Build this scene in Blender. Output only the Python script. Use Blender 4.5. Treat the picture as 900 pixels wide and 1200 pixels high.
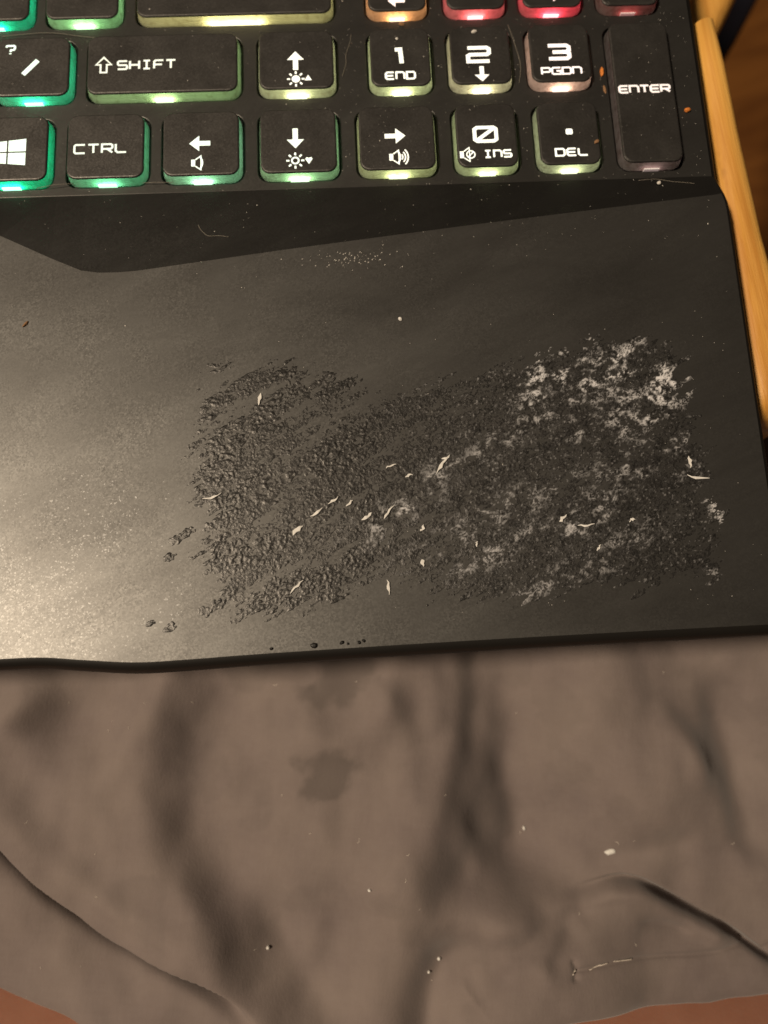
import bpy, math, random
import numpy as np

MM = 0.001
R = math.radians
scene = bpy.context.scene
for o in list(bpy.data.objects):
    bpy.data.objects.remove(o)
col = scene.collection
random.seed(7)

# ------------------------------------------------------------------ camera
cam_d = bpy.data.cameras.new('camera')
cam = bpy.data.objects.new('camera', cam_d)
col.objects.link(cam)
cam.location = (-71.449 * MM, -3.766 * MM, 131.765 * MM)
cam.rotation_euler = (R(11.441), R(-0.900), R(-2.552))
cam_d.sensor_fit = 'AUTO'
cam_d.sensor_width = 36.0
cam_d.lens = 27.03
cam_d.clip_start = 0.01
cam_d.clip_end = 30.0
cam_d.dof.use_dof = True
cam_d.dof.focus_distance = 0.136
cam_d.dof.aperture_fstop = 12.0
scene.camera = cam

# ------------------------------------------------------------------ world, lamp, exposure
world = bpy.data.worlds.new('World')
scene.world = world
world.use_nodes = True
bg = world.node_tree.nodes['Background']
bg.inputs[0].default_value = (1.0, 0.74, 0.54, 1)
bg.inputs[1].default_value = 0.034

lamp_d = bpy.data.lights.new('room_lamp', 'AREA')
lamp_d.shape = 'DISK'
lamp_d.size = 0.18
lamp_d.energy = 22.0
lamp_d.color = (1.0, 0.825, 0.62)
lamp = bpy.data.objects.new('room_lamp', lamp_d)
col.objects.link(lamp)
lamp.location = (-0.74, 0.02, 1.08)
from mathutils import Vector
lamp.rotation_euler = (Vector((-0.07, 0.0, 0.0)) - Vector(lamp.location)).to_track_quat('-Z', 'Y').to_euler()

scene.view_settings.view_transform = 'Standard'
scene.view_settings.look = 'None'
scene.view_settings.exposure = 0.0
scene.view_settings.gamma = 1.0
scene.view_settings.use_curve_mapping = False
scene.cycles.use_denoising = True
scene.cycles.sample_clamp_indirect = 4.0
scene.cycles.max_bounces = 8


# ------------------------------------------------------------------ helpers
def tag(o, label=None, cat=None, group=None, kind=None):
    if label: o['label'] = label
    if cat: o['category'] = cat
    if group: o['group'] = group
    if kind: o['kind'] = kind
    return o


def empty(name, loc=(0, 0, 0)):
    o = bpy.data.objects.new(name, None)
    col.objects.link(o)
    o.location = [c * MM for c in loc]
    o.empty_display_size = 0.01
    return o


def mesh_obj(name, verts, faces, m, parent=None, smooth=False, attrs=None):
    """verts in millimetres"""
    me = bpy.data.meshes.new(name)
    v = np.asarray(verts, float) * MM
    me.from_pydata(v.tolist(), [], [tuple(int(i) for i in f) for f in faces])
    me.update()
    if smooth:
        me.polygons.foreach_set('use_smooth', np.ones(len(me.polygons), bool))
    for k, a in (attrs or {}).items():
        at = me.attributes.new(k, 'FLOAT', 'POINT')
        at.data.foreach_set('value', np.asarray(a, np.float32))
    me.materials.append(m)
    o = bpy.data.objects.new(name, me)
    col.objects.link(o)
    if parent is not None:
        o.parent = parent
        o.matrix_parent_inverse = parent.matrix_world.inverted() if False else o.matrix_parent_inverse
    return o


class MB:
    def __init__(self):
        self.v, self.f = [], []

    def add(self, verts, faces):
        b = len(self.v)
        self.v += [tuple(p) for p in verts]
        self.f += [tuple(i + b for i in f) for f in faces]

    def loft(self, rings, closed=True, cap0=False, cap1=False):
        n = len(rings[0])
        b = len(self.v)
        for r in rings:
            self.v += [tuple(p) for p in r]
        for k in range(len(rings) - 1):
            for i in range(n if closed else n - 1):
                j = (i + 1) % n
                self.f.append((b + k * n + i, b + k * n + j, b + (k + 1) * n + j, b + (k + 1) * n + i))
        if cap0: self.f.append(tuple(b + i for i in range(n))[::-1])
        if cap1: self.f.append(tuple(b + (len(rings) - 1) * n + i for i in range(n)))

    def prism(self, poly, z0, z1):
        n = len(poly)
        b = len(self.v)
        self.v += [(x, y, z0) for x, y in poly] + [(x, y, z1) for x, y in poly]
        self.f.append(tuple(b + n + i for i in range(n)))
        self.f.append(tuple(b + i for i in range(n))[::-1])
        for i in range(n):
            j = (i + 1) % n
            self.f.append((b + i, b + j, b + n + j, b + n + i))

    def tube(self, pts, r, sides=5):
        pts = [np.array(p, float) for p in pts]
        rings = []
        for i, p in enumerate(pts):
            d = pts[min(i + 1, len(pts) - 1)] - pts[max(i - 1, 0)]
            d /= np.linalg.norm(d) + 1e-9
            u = np.cross(d, (0, 0, 1.0))
            if np.linalg.norm(u) < 1e-3: u = np.array((1.0, 0, 0))
            u /= np.linalg.norm(u)
            w = np.cross(u, d)
            rings.append([p + r * (math.cos(a) * u + math.sin(a) * w) for a in np.linspace(0, 2 * math.pi, sides, endpoint=False)])
        self.loft(rings, True, True, True)

    def obj(self, name, m, parent=None, smooth=False):
        return mesh_obj(name, self.v, self.f, m, parent, smooth)


def rrect(x0, x1, y0, y1, r, n=5):
    pts = []
    for cx, cy, a0 in ((x1 - r, y1 - r, 0), (x0 + r, y1 - r, 90), (x0 + r, y0 + r, 180), (x1 - r, y0 + r, 270)):
        for k in range(n + 1):
            a = R(a0 + 90 * k / n)
            pts.append((cx + r * math.cos(a), cy + r * math.sin(a)))
    return pts


# numpy noise -------------------------------------------------------
_rng = np.random.RandomState(11)
_T = _rng.rand(256, 256)
_T2 = _rng.rand(256, 256)


def vnoise(x, y, s=0):
    x = x + s * 17.31
    y = y + s * 9.77
    xi = np.floor(x).astype(int); yi = np.floor(y).astype(int)
    fx = x - xi; fy = y - yi
    fx = fx * fx * fx * (fx * (fx * 6 - 15) + 10); fy = fy * fy * fy * (fy * (fy * 6 - 15) + 10)
    g = lambda a, b: _T[(xi + a) % 256, (yi + b) % 256]
    return (g(0, 0) * (1 - fx) + g(1, 0) * fx) * (1 - fy) + (g(0, 1) * (1 - fx) + g(1, 1) * fx) * fy


def fbm(x, y, o=4, s=0):
    t = 0; a = 0.5; n = 0
    for k in range(o):
        t = t + a * vnoise(x, y, s + k); n += a
        x = x * 2.03; y = y * 2.03; a *= 0.5
    return t / n


def worley(x, y, s=0):
    x = x + s * 13.7; y = y + s * 5.1
    xi = np.floor(x).astype(int); yi = np.floor(y).astype(int)
    best = np.full(x.shape, 9.0); ident = np.zeros(x.shape)
    for a in (-1, 0, 1):
        for b in (-1, 0, 1):
            cx = (xi + a) % 256; cy = (yi + b) % 256
            d = np.hypot(xi + a + _T[cx, cy] - x, yi + b + _T2[cx, cy] - y)
            m = d < best
            best = np.where(m, d, best); ident = np.where(m, _T[(cx * 7 + 3) % 256, (cy * 5 + 1) % 256], ident)
    return best, ident


def sstep(a, b, x):
    t = np.clip((x - a) / (b - a), 0, 1)
    return t * t * (3 - 2 * t)


def polysdf(px, py, poly):
    """positive inside"""
    d = np.full(px.shape, 1e9); ins = np.zeros(px.shape, bool)
    n = len(poly)
    for i in range(n):
        ax, ay = poly[i]; bx, by = poly[(i + 1) % n]
        ex, ey = bx - ax, by - ay
        t = np.clip(((px - ax) * ex + (py - ay) * ey) / (ex * ex + ey * ey), 0, 1)
        d = np.minimum(d, np.hypot(px - ax - t * ex, py - ay - t * ey))
        c = ((ay > py) != (by > py)) & (px < (bx - ax) * (py - ay) / ((by - ay) if by != ay else 1e-9) + ax)
        ins ^= c
    return np.where(ins, d, -d)


def polyline_sd(px, py, pts):
    """signed distance (positive = right of the walking direction) and 0..1 position along the line"""
    best = np.full(px.shape, 1e9); sg = np.ones(px.shape); tt = np.zeros(px.shape)
    L = [0]
    for a, b in zip(pts[:-1], pts[1:]): L.append(L[-1] + math.hypot(b[0] - a[0], b[1] - a[1]))
    for i, (a, b) in enumerate(zip(pts[:-1], pts[1:])):
        ex, ey = b[0] - a[0], b[1] - a[1]
        l2 = ex * ex + ey * ey
        t = np.clip(((px - a[0]) * ex + (py - a[1]) * ey) / l2, 0, 1)
        dx = px - a[0] - t * ex; dy = py - a[1] - t * ey
        d = np.hypot(dx, dy)
        m = d < best
        best = np.where(m, d, best)
        sg = np.where(m, np.where(ex * dy - ey * dx < 0, 1.0, -1.0), sg)
        tt = np.where(m, (L[i] + t * math.sqrt(l2)) / L[-1], tt)
    return best * sg, tt


def smooth_line(pts, n=8):
    P = np.array(pts, float)
    out = []
    for i in range(len(P) - 1):
        p0 = P[max(i - 1, 0)]; p1 = P[i]; p2 = P[i + 1]; p3 = P[min(i + 2, len(P) - 1)]
        for k in range(n):
            t = k / n
            out.append(0.5 * ((2 * p1) + (-p0 + p2) * t + (2 * p0 - 5 * p1 + 4 * p2 - p3) * t * t + (-p0 + 3 * p1 - 3 * p2 + p3) * t ** 3))
    out.append(P[-1])
    return [tuple(q) for q in out]


# ------------------------------------------------------------------ materials
class Mat:
    def __init__(self, name, color=(0.5, 0.5, 0.5), rough=0.5, spec=0.5, metal=0.0):
        self.m = bpy.data.materials.new(name)
        self.m.use_nodes = True
        self.t = self.m.node_tree
        self.b = self.t.nodes['Principled BSDF']
        self.b.inputs['Base Color'].default_value = (*color, 1)
        self.b.inputs['Roughness'].default_value = rough
        self.b.inputs['Specular IOR Level'].default_value = spec
        self.b.inputs['Metallic'].default_value = metal
        self._c = None

    def n(self, typ, **kw):
        nd = self.t.nodes.new(typ)
        for k, v in kw.items():
            if k.startswith('i_'):
                key = k[2:]
                nd.inputs[int(key) if key.isdigit() else key.replace('_', ' ')].default_value = v
            else:
                setattr(nd, k, v)
        return nd

    def l(self, a, b):
        self.t.links.new(a, b)

    def mm(self, scale=(1, 1, 1), rot=0.0):
        tc = self.n('ShaderNodeTexCoord')
        r = self.n('ShaderNodeMapping')
        r.inputs['Rotation'].default_value = (0, 0, rot)
        self.l(tc.outputs['Object'], r.inputs[0])
        mp = self.n('ShaderNodeMapping')
        mp.inputs['Scale'].default_value = [1000 * s for s in scale]
        self.l(r.outputs[0], mp.inputs[0])
        return mp.outputs[0]

    def noise(self, scale, detail=4, rough=0.55, vec=None, dist=0.0):
        nd = self.n('ShaderNodeTexNoise')
        nd.inputs['Scale'].default_value = scale
        nd.inputs['Detail'].default_value = detail
        nd.inputs['Roughness'].default_value = rough
        nd.inputs['Distortion'].default_value = dist
        self.l(vec if vec is not None else self.mm(), nd.inputs['Vector'])
        return nd.outputs['Fac']

    def ramp(self, fac, a, b, lo, hi):
        nd = self.n('ShaderNodeMapRange')
        nd.inputs[1].default_value = a; nd.inputs[2].default_value = b
        nd.inputs[3].default_value = lo; nd.inputs[4].default_value = hi
        self.l(fac, nd.inputs[0])
        return nd.outputs[0]

    def math(self, op, a, b):
        nd = self.n('ShaderNodeMath', operation=op)
        for k, v in enumerate((a, b)):
            if isinstance(v, (int, float)): nd.inputs[k].default_value = v
            else: self.l(v, nd.inputs[k])
        return nd.outputs[0]

    def mix(self, fac, c1, c2):
        nd = self.n('ShaderNodeMix', data_type='RGBA')
        if isinstance(fac, (int, float)): nd.inputs[0].default_value = fac
        else: self.l(fac, nd.inputs[0])
        for k, c in ((6, c1), (7, c2)):
            if isinstance(c, tuple): nd.inputs[k].default_value = (*c, 1)
            else: self.l(c, nd.inputs[k])
        return nd.outputs[2]

    def attr(self, name):
        return self.n('ShaderNodeAttribute', attribute_name=name).outputs['Fac']

    def bump(self, h, strength, dist):
        nd = self.n('ShaderNodeBump')
        nd.inputs['Strength'].default_value = strength
        nd.inputs['Distance'].default_value = dist * MM
        self.l(h, nd.inputs['Height'])
        self.l(nd.outputs[0], self.b.inputs['Normal'])

    def flakes(self, scale, amount):
        """random facet normals: the metallic grain of the paint"""
        v = self.n('ShaderNodeTexVoronoi')
        v.inputs['Scale'].default_value = scale
        self.l(self.mm(), v.inputs['Vector'])
        sub = self.n('ShaderNodeVectorMath', operation='SUBTRACT')
        self.l(v.outputs['Color'], sub.inputs[0]); sub.inputs[1].default_value = (.5, .5, .5)
        sc = self.n('ShaderNodeVectorMath', operation='SCALE')
        self.l(sub.outputs[0], sc.inputs[0])
        if isinstance(amount, (int, float)): sc.inputs['Scale'].default_value = amount
        else: self.l(amount, sc.inputs['Scale'])
        g = self.n('ShaderNodeNewGeometry')
        ad = self.n('ShaderNodeVectorMath', operation='ADD')
        self.l(g.outputs['Normal'], ad.inputs[0]); self.l(sc.outputs[0], ad.inputs[1])
        nm = self.n('ShaderNodeVectorMath', operation='NORMALIZE')
        self.l(ad.outputs[0], nm.inputs[0])
        return nm.outputs[0], v.outputs['Color']


# palm rest: satin black paint with a metallic grain, greasy smears and wipes
def make_deck(name, rough_lo, rough_hi, spec):
    M = Mat(name, (spec, spec * .97, spec * .92), 0.5, 0.3, 0.88)
    smear = M.noise(0.045, 5, 0.6, M.mm((0.35, 1.3, 1), R(-17)), 0.6)
    fine = M.noise(0.9, 3, 0.6, M.mm((0.25, 1.2, 1), R(-24)))
    r1 = M.ramp(smear, 0.35, 0.68, rough_lo, rough_hi)
    r2 = M.ramp(fine, 0.3, 0.7, -0.01, 0.01)
    M.l(M.math('ADD', r1, r2), M.b.inputs['Roughness'])
    sp = M.noise(0.07, 4, 0.6, M.mm((0.5, 1.2, 1), R(-20)), 0.8)
    M.l(M.mix(M.ramp(sp, 0.3, 0.7, 0, 1), (spec * .84, spec * .81, spec * .77), (spec * 1.1, spec * 1.07, spec * 1.02)), M.b.inputs['Base Color'])
    patch = M.noise(0.11, 3, 0.6)
    nrm, _ = M.flakes(3.6, M.ramp(patch, 0.35, 0.65, 0.015, 0.07))
    M.l(nrm, M.b.inputs['Normal'])
    # sparse bright grain in a thin clear coat
    M.b.inputs['Coat Weight'].default_value = 0.045
    M.b.inputs['Coat Roughness'].default_value = 0.16
    n2, _ = M.flakes(4.2, M.ramp(M.noise(0.06, 3, 0.6), 0.35, 0.65, 0.06, 0.28))
    M.l(n2, M.b.inputs['Coat Normal'])
    return M.m


M_deck = make_deck('satin_black_paint', 0.445, 0.495, 0.096)
M_facet = make_deck('smooth_black_bevel', 0.40, 0.44, 0.05)
M_tray = make_deck('keyboard_black', 0.46, 0.50, 0.080)
M_rim = Mat('black_rim', (0.008, 0.007, 0.006), 0.45, 0.3).m
M_base = Mat('black_base', (0.012, 0.012, 0.012), 0.55, 0.4).m

Mk = Mat('keycap_black', (0.078, 0.074, 0.070), 0.52, 0.5, 0.85)
Mk.l(Mk.ramp(Mk.noise(0.15, 4, 0.6), 0.3, 0.7, 0.43, 0.56), Mk.b.inputs['Roughness'])
_n, _ = Mk.flakes(5.0, 0.12)
Mk.l(_n, Mk.b.inputs['Normal'])
M_key = Mk.m


def skirt_mat():
    M = Mat('frosted_skirt', (0.1, 0.1, 0.1), 0.18, 0.6)
    out = M.t.nodes['Material Output']
    tr = M.n('ShaderNodeBsdfTranslucent')
    grime = M.noise(0.8, 4, 0.6)
    c = M.mix(M.ramp(grime, 0.50, 0.75, 0, 1), (0.82, 0.82, 0.80), (0.55, 0.50, 0.45))
    M.l(c, tr.inputs[0])
    M.l(M.mix(M.ramp(grime, 0.45, 0.62, 0, 1), (0.07, 0.07, 0.068), (0.03, 0.028, 0.025)), M.b.inputs['Base Color'])
    mx = M.n('ShaderNodeMixShader')
    mx.inputs[0].default_value = 0.62
    M.l(M.b.outputs[0], mx.inputs[1]); M.l(tr.outputs[0], mx.inputs[2])
    M.l(mx.outputs[0], out.inputs['Surface'])
    return M.m


M_skirt = skirt_mat()


def glow_mat(name, c, s):
    M = Mat(name, (0.6, 0.6, 0.6), 0.5)
    M.b.inputs['Emission Color'].default_value = (*c, 1)
    M.b.inputs['Emission Strength'].default_value = s
    return M.m


# worn patch
Mp = Mat('peeled_residue', (0.02, 0.018, 0.016), 0.4, 0.5)
Mp_metal = 0.8
pale = Mp.attr('pale')
tone = Mp.noise(0.5, 4, 0.6)
dark = Mp.mix(Mp.ramp(tone, 0.3, 0.7, 0, 1), (0.034, 0.033, 0.032), (0.072, 0.069, 0.066))
Mp.l(Mp.mix(pale, dark, (0.58, 0.57, 0.58)), Mp.b.inputs['Base Color'])
Mp.l(Mp.ramp(pale, 0, .5, 0.42, 0.85), Mp.b.inputs['Roughness'])
Mp.l(Mp.ramp(pale, 0, .35, 0.86, 0.0), Mp.b.inputs['Metallic'])
Mp.bump(Mp.noise(2.2, 3, 0.6), 0.35, 0.25)
M_patch = Mp.m

Mf = Mat('pale_flake', (0.62, 0.57, 0.48), 0.7, 0.3)
Mf.l(Mf.mix(Mf.noise(1.5, 3), (0.42, 0.40, 0.37), (0.80, 0.78, 0.74)), Mf.b.inputs['Base Color'])
M_flake = Mf.m
M_dust = Mat('dust', (0.52, 0.49, 0.45), 0.9, 0.2).m
Mo = Mat('orange_crumb', (0.55, 0.16, 0.02), 0.7, 0.3)
Mo.l(Mo.mix(Mo.noise(2.5, 3), (0.40, 0.10, 0.012), (0.70, 0.25, 0.05)), Mo.b.inputs['Base Color'])
M_orange = Mo.m
M_brown = Mat('brown_crumb', (0.22, 0.12, 0.06), 0.8, 0.2).m
M_hair = Mat('pale_fibre', (0.22, 0.195, 0.16), 0.6, 0.4).m

# cloth
Mc = Mat('taupe_cotton', (0.2, 0.17, 0.16), 0.9, 0.15)
stain = Mc.attr('stain')
blot = Mc.noise(0.05, 4, 0.6)
base = Mc.mix(Mc.ramp(blot, 0.35, 0.7, 0, 1), (0.164, 0.132, 0.119), (0.130, 0.103, 0.097))
sl1 = Mc.noise(1.3, 2, 0.5, Mc.mm((1, .12, 1), R(6)))
sl2 = Mc.noise(1.3, 2, 0.5, Mc.mm((.12, 1, 1), R(6)))
base = Mc.mix(Mc.ramp(Mc.math('ADD', sl1, sl2), .75, 1.25, 0, .12), base, (0.190, 0.160, 0.152))
Mc.l(Mc.mix(stain, base, (0.080, 0.066, 0.060)), Mc.b.inputs['Base Color'])
Mc.b.inputs['Sheen Weight'].default_value = 0.16
Mc.b.inputs['Sheen Roughness'].default_value = 0.5
wv = Mc.noise(2.0, 3, 0.6, Mc.mm((1, 0.5, 1), R(8)))
w2 = Mc.noise(0.35, 3, 0.5)
Mc.bump(Mc.math('ADD', wv, Mc.math('MULTIPLY', w2, .7)), 0.22, 0.25)
M_cloth = Mc.m
M_thread = Mat('pale_thread', (0.50, 0.44, 0.38), 0.8, 0.2).m

Ms = Mat('skin', (0.50, 0.25, 0.16), 0.5, 0.4)
Ms.l(Ms.mix(Ms.noise(0.12, 4), (0.22, 0.095, 0.060), (0.30, 0.145, 0.098)), Ms.b.inputs['Base Color'])
Ms.b.inputs['Subsurface Weight'].default_value = 0.25
Ms.b.inputs['Subsurface Radius'].default_value = (0.004, 0.0015, 0.0008)
Ms.b.inputs['Subsurface Scale'].default_value = 1.0
Ms.bump(Ms.noise(1.2, 3), 0.2, 0.2)
M_skin = Ms.m

Mw = Mat('honey_wood', (0.5, 0.26, 0.07), 0.42, 0.45)
gr = Mw.noise(0.09, 6, 0.62, Mw.mm((2.6, 0.12, 2.6), R(-4)), 0.9)
kn = Mw.noise(0.16, 3, 0.6, Mw.mm((1, 0.4, 1)))
wc = Mw.mix(Mw.ramp(gr, 0.35, 0.68, 0, 1), (0.78, 0.43, 0.10), (0.48, 0.215, 0.04))
Mw.l(Mw.mix(Mw.ramp(kn, 0.68, 0.8, 0, 0.7), wc, (0.20, 0.085, 0.02)), Mw.b.inputs['Base Color'])
Mw.l(Mw.ramp(Mw.noise(.35, 4, .6, Mw.mm((2, .3, 2))), .3, .7, .3, .6), Mw.b.inputs['Roughness'])
Mw.bump(Mw.noise(1.0, 4, .65, Mw.mm((2.5, .12, 2.5), R(-4))), .35, .35)
M_wood = Mw.m

Mfl = Mat('brown_floor', (0.1, 0.05, 0.02), 0.45, 0.4)
fg = Mfl.noise(0.012, 6, 0.6, Mfl.mm((0.5, 3.0, 1), R(-20)), 0.6)
Mfl.l(Mfl.mix(Mfl.ramp(fg, 0.35, 0.68, 0, 1), (0.22, 0.085, 0.018), (0.12, 0.042, 0.009)), Mfl.b.inputs['Base Color'])
M_floor = Mfl.m
M_blackpost = Mat('black_enamel', (0.006, 0.007, 0.016), 0.6, 0.3).m

# ------------------------------------------------------------------ setting
floor = mesh_obj('floor', [(-1500, -1500, -450), (1500, -1500, -450), (1500, 1500, -450), (-1500, 1500, -450)], [(0, 1, 2, 3)], M_floor)
tag(floor, 'dark brown wooden floor far below the laptop', 'floor', kind='structure')

# ------------------------------------------------------------------ laptop
ZT = -1.0     # keyboard tray
ZK = 0.8      # key tops
YT = 86.9     # front border of the keyboard tray
laptop = empty('laptop', (0, 0, 0))
tag(laptop, 'black gaming laptop with glowing keys and a peeling worn palm rest', 'laptop')

front = [(-383, 0.3), (-200, 0.35)] + smooth_line([(-141, 0.38), (-134, 0.4), (-126.5, 0.35), (-119.3, -0.4), (-110.7, -1.15), (-102, -1.05), (-90.8, -0.7), (-66, -0.2), (-40, 0.15), (-3, 0.45)], 6)
corner = [(-1.6, 0.75), (-0.6, 1.6), (-0.15, 3.0), (0, 5)]
right_palm = [(0, 30), (0, 60), (0, 79), (-0.15, 81.0), (-0.55, 82.6)]
right_tray = [(-1.05, 85.0), (-1.25, YT), (-1.3, 120), (-1.4, 160), (-1.4, 238)]
back = [(-4, 240), (-379, 240), (-383, 236)]
left = [(-383, YT), (-383, 82.0)]
outline = [(x, y, 0.0) for x, y in front + corner + right_palm] + \
          [(x, y, ZT * min(1, (y - 82.6) / 4.3)) for x, y in right_tray] + [(x, y, ZT) for x, y in back] + [(-383, YT, ZT), (-383, 78, 0.0)]
n = len(outline)
P = np.array(outline)
tan = np.roll(P, -1, 0)[:, :2] - np.roll(P, 1, 0)[:, :2]
tan /= np.linalg.norm(tan, axis=1)[:, None]
nor = np.stack([tan[:, 1], -tan[:, 0]], 1)


def ring(off, dz, absz=None):
    q = P.copy()
    q[:, :2] += nor * off * np.where(nor[:, 1:2] < -.6, 1.45, 1.0)
    q[:, 2] = q[:, 2] + dz if absz is None else absz
    return [tuple(a) for a in q]


# top sheet of the palm rest (flat), bounded by the slanting line towards the keyboard
facet_line = [(-0.55, 82.6), (-1.8, 82.35), (-47.9, 77.7), (-83.5, 73.8), (-112.0, 70.35), (-115.2, 70.15), (-119.0, 70.2), (-122.3, 70.75), (-127.9, 73.4), (-137.6, 78.4), (-142, 80.0), (-150, 81.0), (-383, 82.0)]
top = front + corner + right_palm + facet_line[1:]
palm = MB()
palm.add([(x, y, 0.0) for x, y in top], [tuple(range(len(top)))])
palm_rest = palm.obj('palm_rest', M_deck, laptop)

rim = MB()
rim.loft([ring(0.0, 0), ring(0.35, -0.12), ring(0.8, -0.5), ring(1.15, -1.1), ring(1.3, -2.0), ring(1.25, -3.0), ring(0.4, -3.6)])
rim.obj('edge_rim', M_rim, laptop, True)
bs = MB()
bs.loft([[(x, y, zz) for x, y in rrect(-383 + i_, -0.9 - i_, 0.9 + i_, 239 - i_, 5)] for i_, zz in ((0, -3.3), (0, -4.2), (.3, -9), (4, -20), (7, -25), (9, -26))], True, True, True)
bs.obj('bottom_case', M_base, laptop)

# sloping facet between the palm rest and the keyboard
fc = MB()
fa = facet_line
fb = [(x, YT) for x, _ in fa]
fb[0] = (-1.2, YT)
fv = [(x, y, 0.0) for x, y in fa] + [(x, y, ZT) for x, y in fb]
fn = len(fa)
fc.add(fv, [(i + 1, i, fn + i, fn + i + 1) for i in range(fn - 1)])
fc.obj('sloping_facet', M_facet, laptop)

# keys: name, x0, x1, y0, y1, glow colour, glow strength
RA = (107.67, 120.74)
RB = (89.37, 103.04)
RC = (125.0, 138.2)
keys = [
    ('windows', -143.6, -129.25, *RB, (0.0, 0.80, 0.30), 1.15),
    ('ctrl', -125.49, -110.96, *RB, (0.16, 0.80, 0.34), 0.75),
    ('left', -107.30, -92.81, *RB, (0.32, 0.85, 0.42), 0.8),
    ('down', -88.74, -74.14, *RB, (0.42, 0.85, 0.36), 0.8),
    ('right', -69.73, -55.19, *RB, (0.72, 0.80, 0.32), 0.75),
    ('zero', -50.95, -39.25, *RB, (0.68, 0.80, 0.34), 0.75),
    ('del', -34.95, -23.23, *RB, (0.74, 0.82, 0.40), 0.7),
    ('slash', -140.2, -125.75, *RA, (0.03, 0.80, 0.34), 1.0),
    ('shift', -122.23, -93.01, *RA, (0.50, 0.80, 0.30), 0.8),
    ('up', -88.74, -74.14, *RA, (0.80, 0.84, 0.38), 0.9),
    ('one', -66.85, -55.05, *RA, (0.78, 0.86, 0.38), 1.0),
    ('two', -50.95, -39.1, *RA, (0.90, 0.80, 0.42), 0.9),
    ('three', -35.1, -23.25, *RA, (0.95, 0.55, 0.38), 0.75),
    ('enter', -18.9, -7.27, RB[0], RA[1], (0.95, 0.55, 0.50), 0.07),
    ('comma', -148.5, -134.2, *RC, (0.0, 0.85, 0.36), 1.0),
    ('period', -130.85, -116.6, *RC, (0.35, 0.85, 0.30), 1.0),
    ('return', -112.9, -74.2, *RC, (0.85, 0.75, 0.28), 0.9),
    ('four', -66.8, -55.2, *RC, (1.0, 0.42, 0.14), 1.0),
    ('five', -51.0, -39.25, *RC, (1.0, 0.13, 0.13), 1.0),
    ('six', -35.6, -23.7, *RC, (1.0, 0.05, 0.08), 1.15),
    ('plus', -19.7, -8.1, RC[0], RC[1] + 18, (1.0, 0.10, 0.10), 0.10),
]

# keyboard tray: one sheet with a rounded opening for every key
cu = bpy.data.curves.new('tray_curve', 'CURVE')
cu.dimensions = '2D'
cu.fill_mode = 'BOTH'


def spline(pts):
    s = cu.splines.new('POLY')
    s.points.add(len(pts) - 1)
    for p, q in zip(s.points, pts): p.co = (q[0] * MM, q[1] * MM, 0, 1)
    s.use_cyclic_u = True


spline([(-1.3, YT + .02), (-1.35, 120), (-1.5, 160), (-1.5, 238), (-4, 239.5), (-379, 239.5), (-382.5, 236), (-382.5, YT + .02)])
for k in keys:
    spline(rrect(k[1] - 0.75, k[2] + 0.75, k[3] - 0.85, k[4] + 0.7, 2.3))
cu.extrude = 0.4 * MM
cu.bevel_depth = 0.13 * MM
cu.bevel_resolution = 2
cu.offset = -0.13 * MM
tmp = bpy.data.objects.new('tray_tmp', cu)
col.objects.link(tmp)
bpy.context.view_layer.update()
me = bpy.data.meshes.new_from_object(tmp.evaluated_get(bpy.context.evaluated_depsgraph_get()))
bpy.data.objects.remove(tmp)
me.name = 'keyboard_tray'
me.materials.clear(); me.materials.append(M_tray)
tray = bpy.data.objects.new('keyboard_tray', me)
col.objects.link(tray); tray.parent = laptop
tray.location = (0, 0, (ZT - 0.53) * MM)
board = MB()
board.prism([(-382, YT + .5), (-2.2, YT + .5), (-2.2, 237), (-382, 237)], ZT - 2.2, ZT - 1.7)
board.obj('key_backplate', M_base, laptop)

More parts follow.
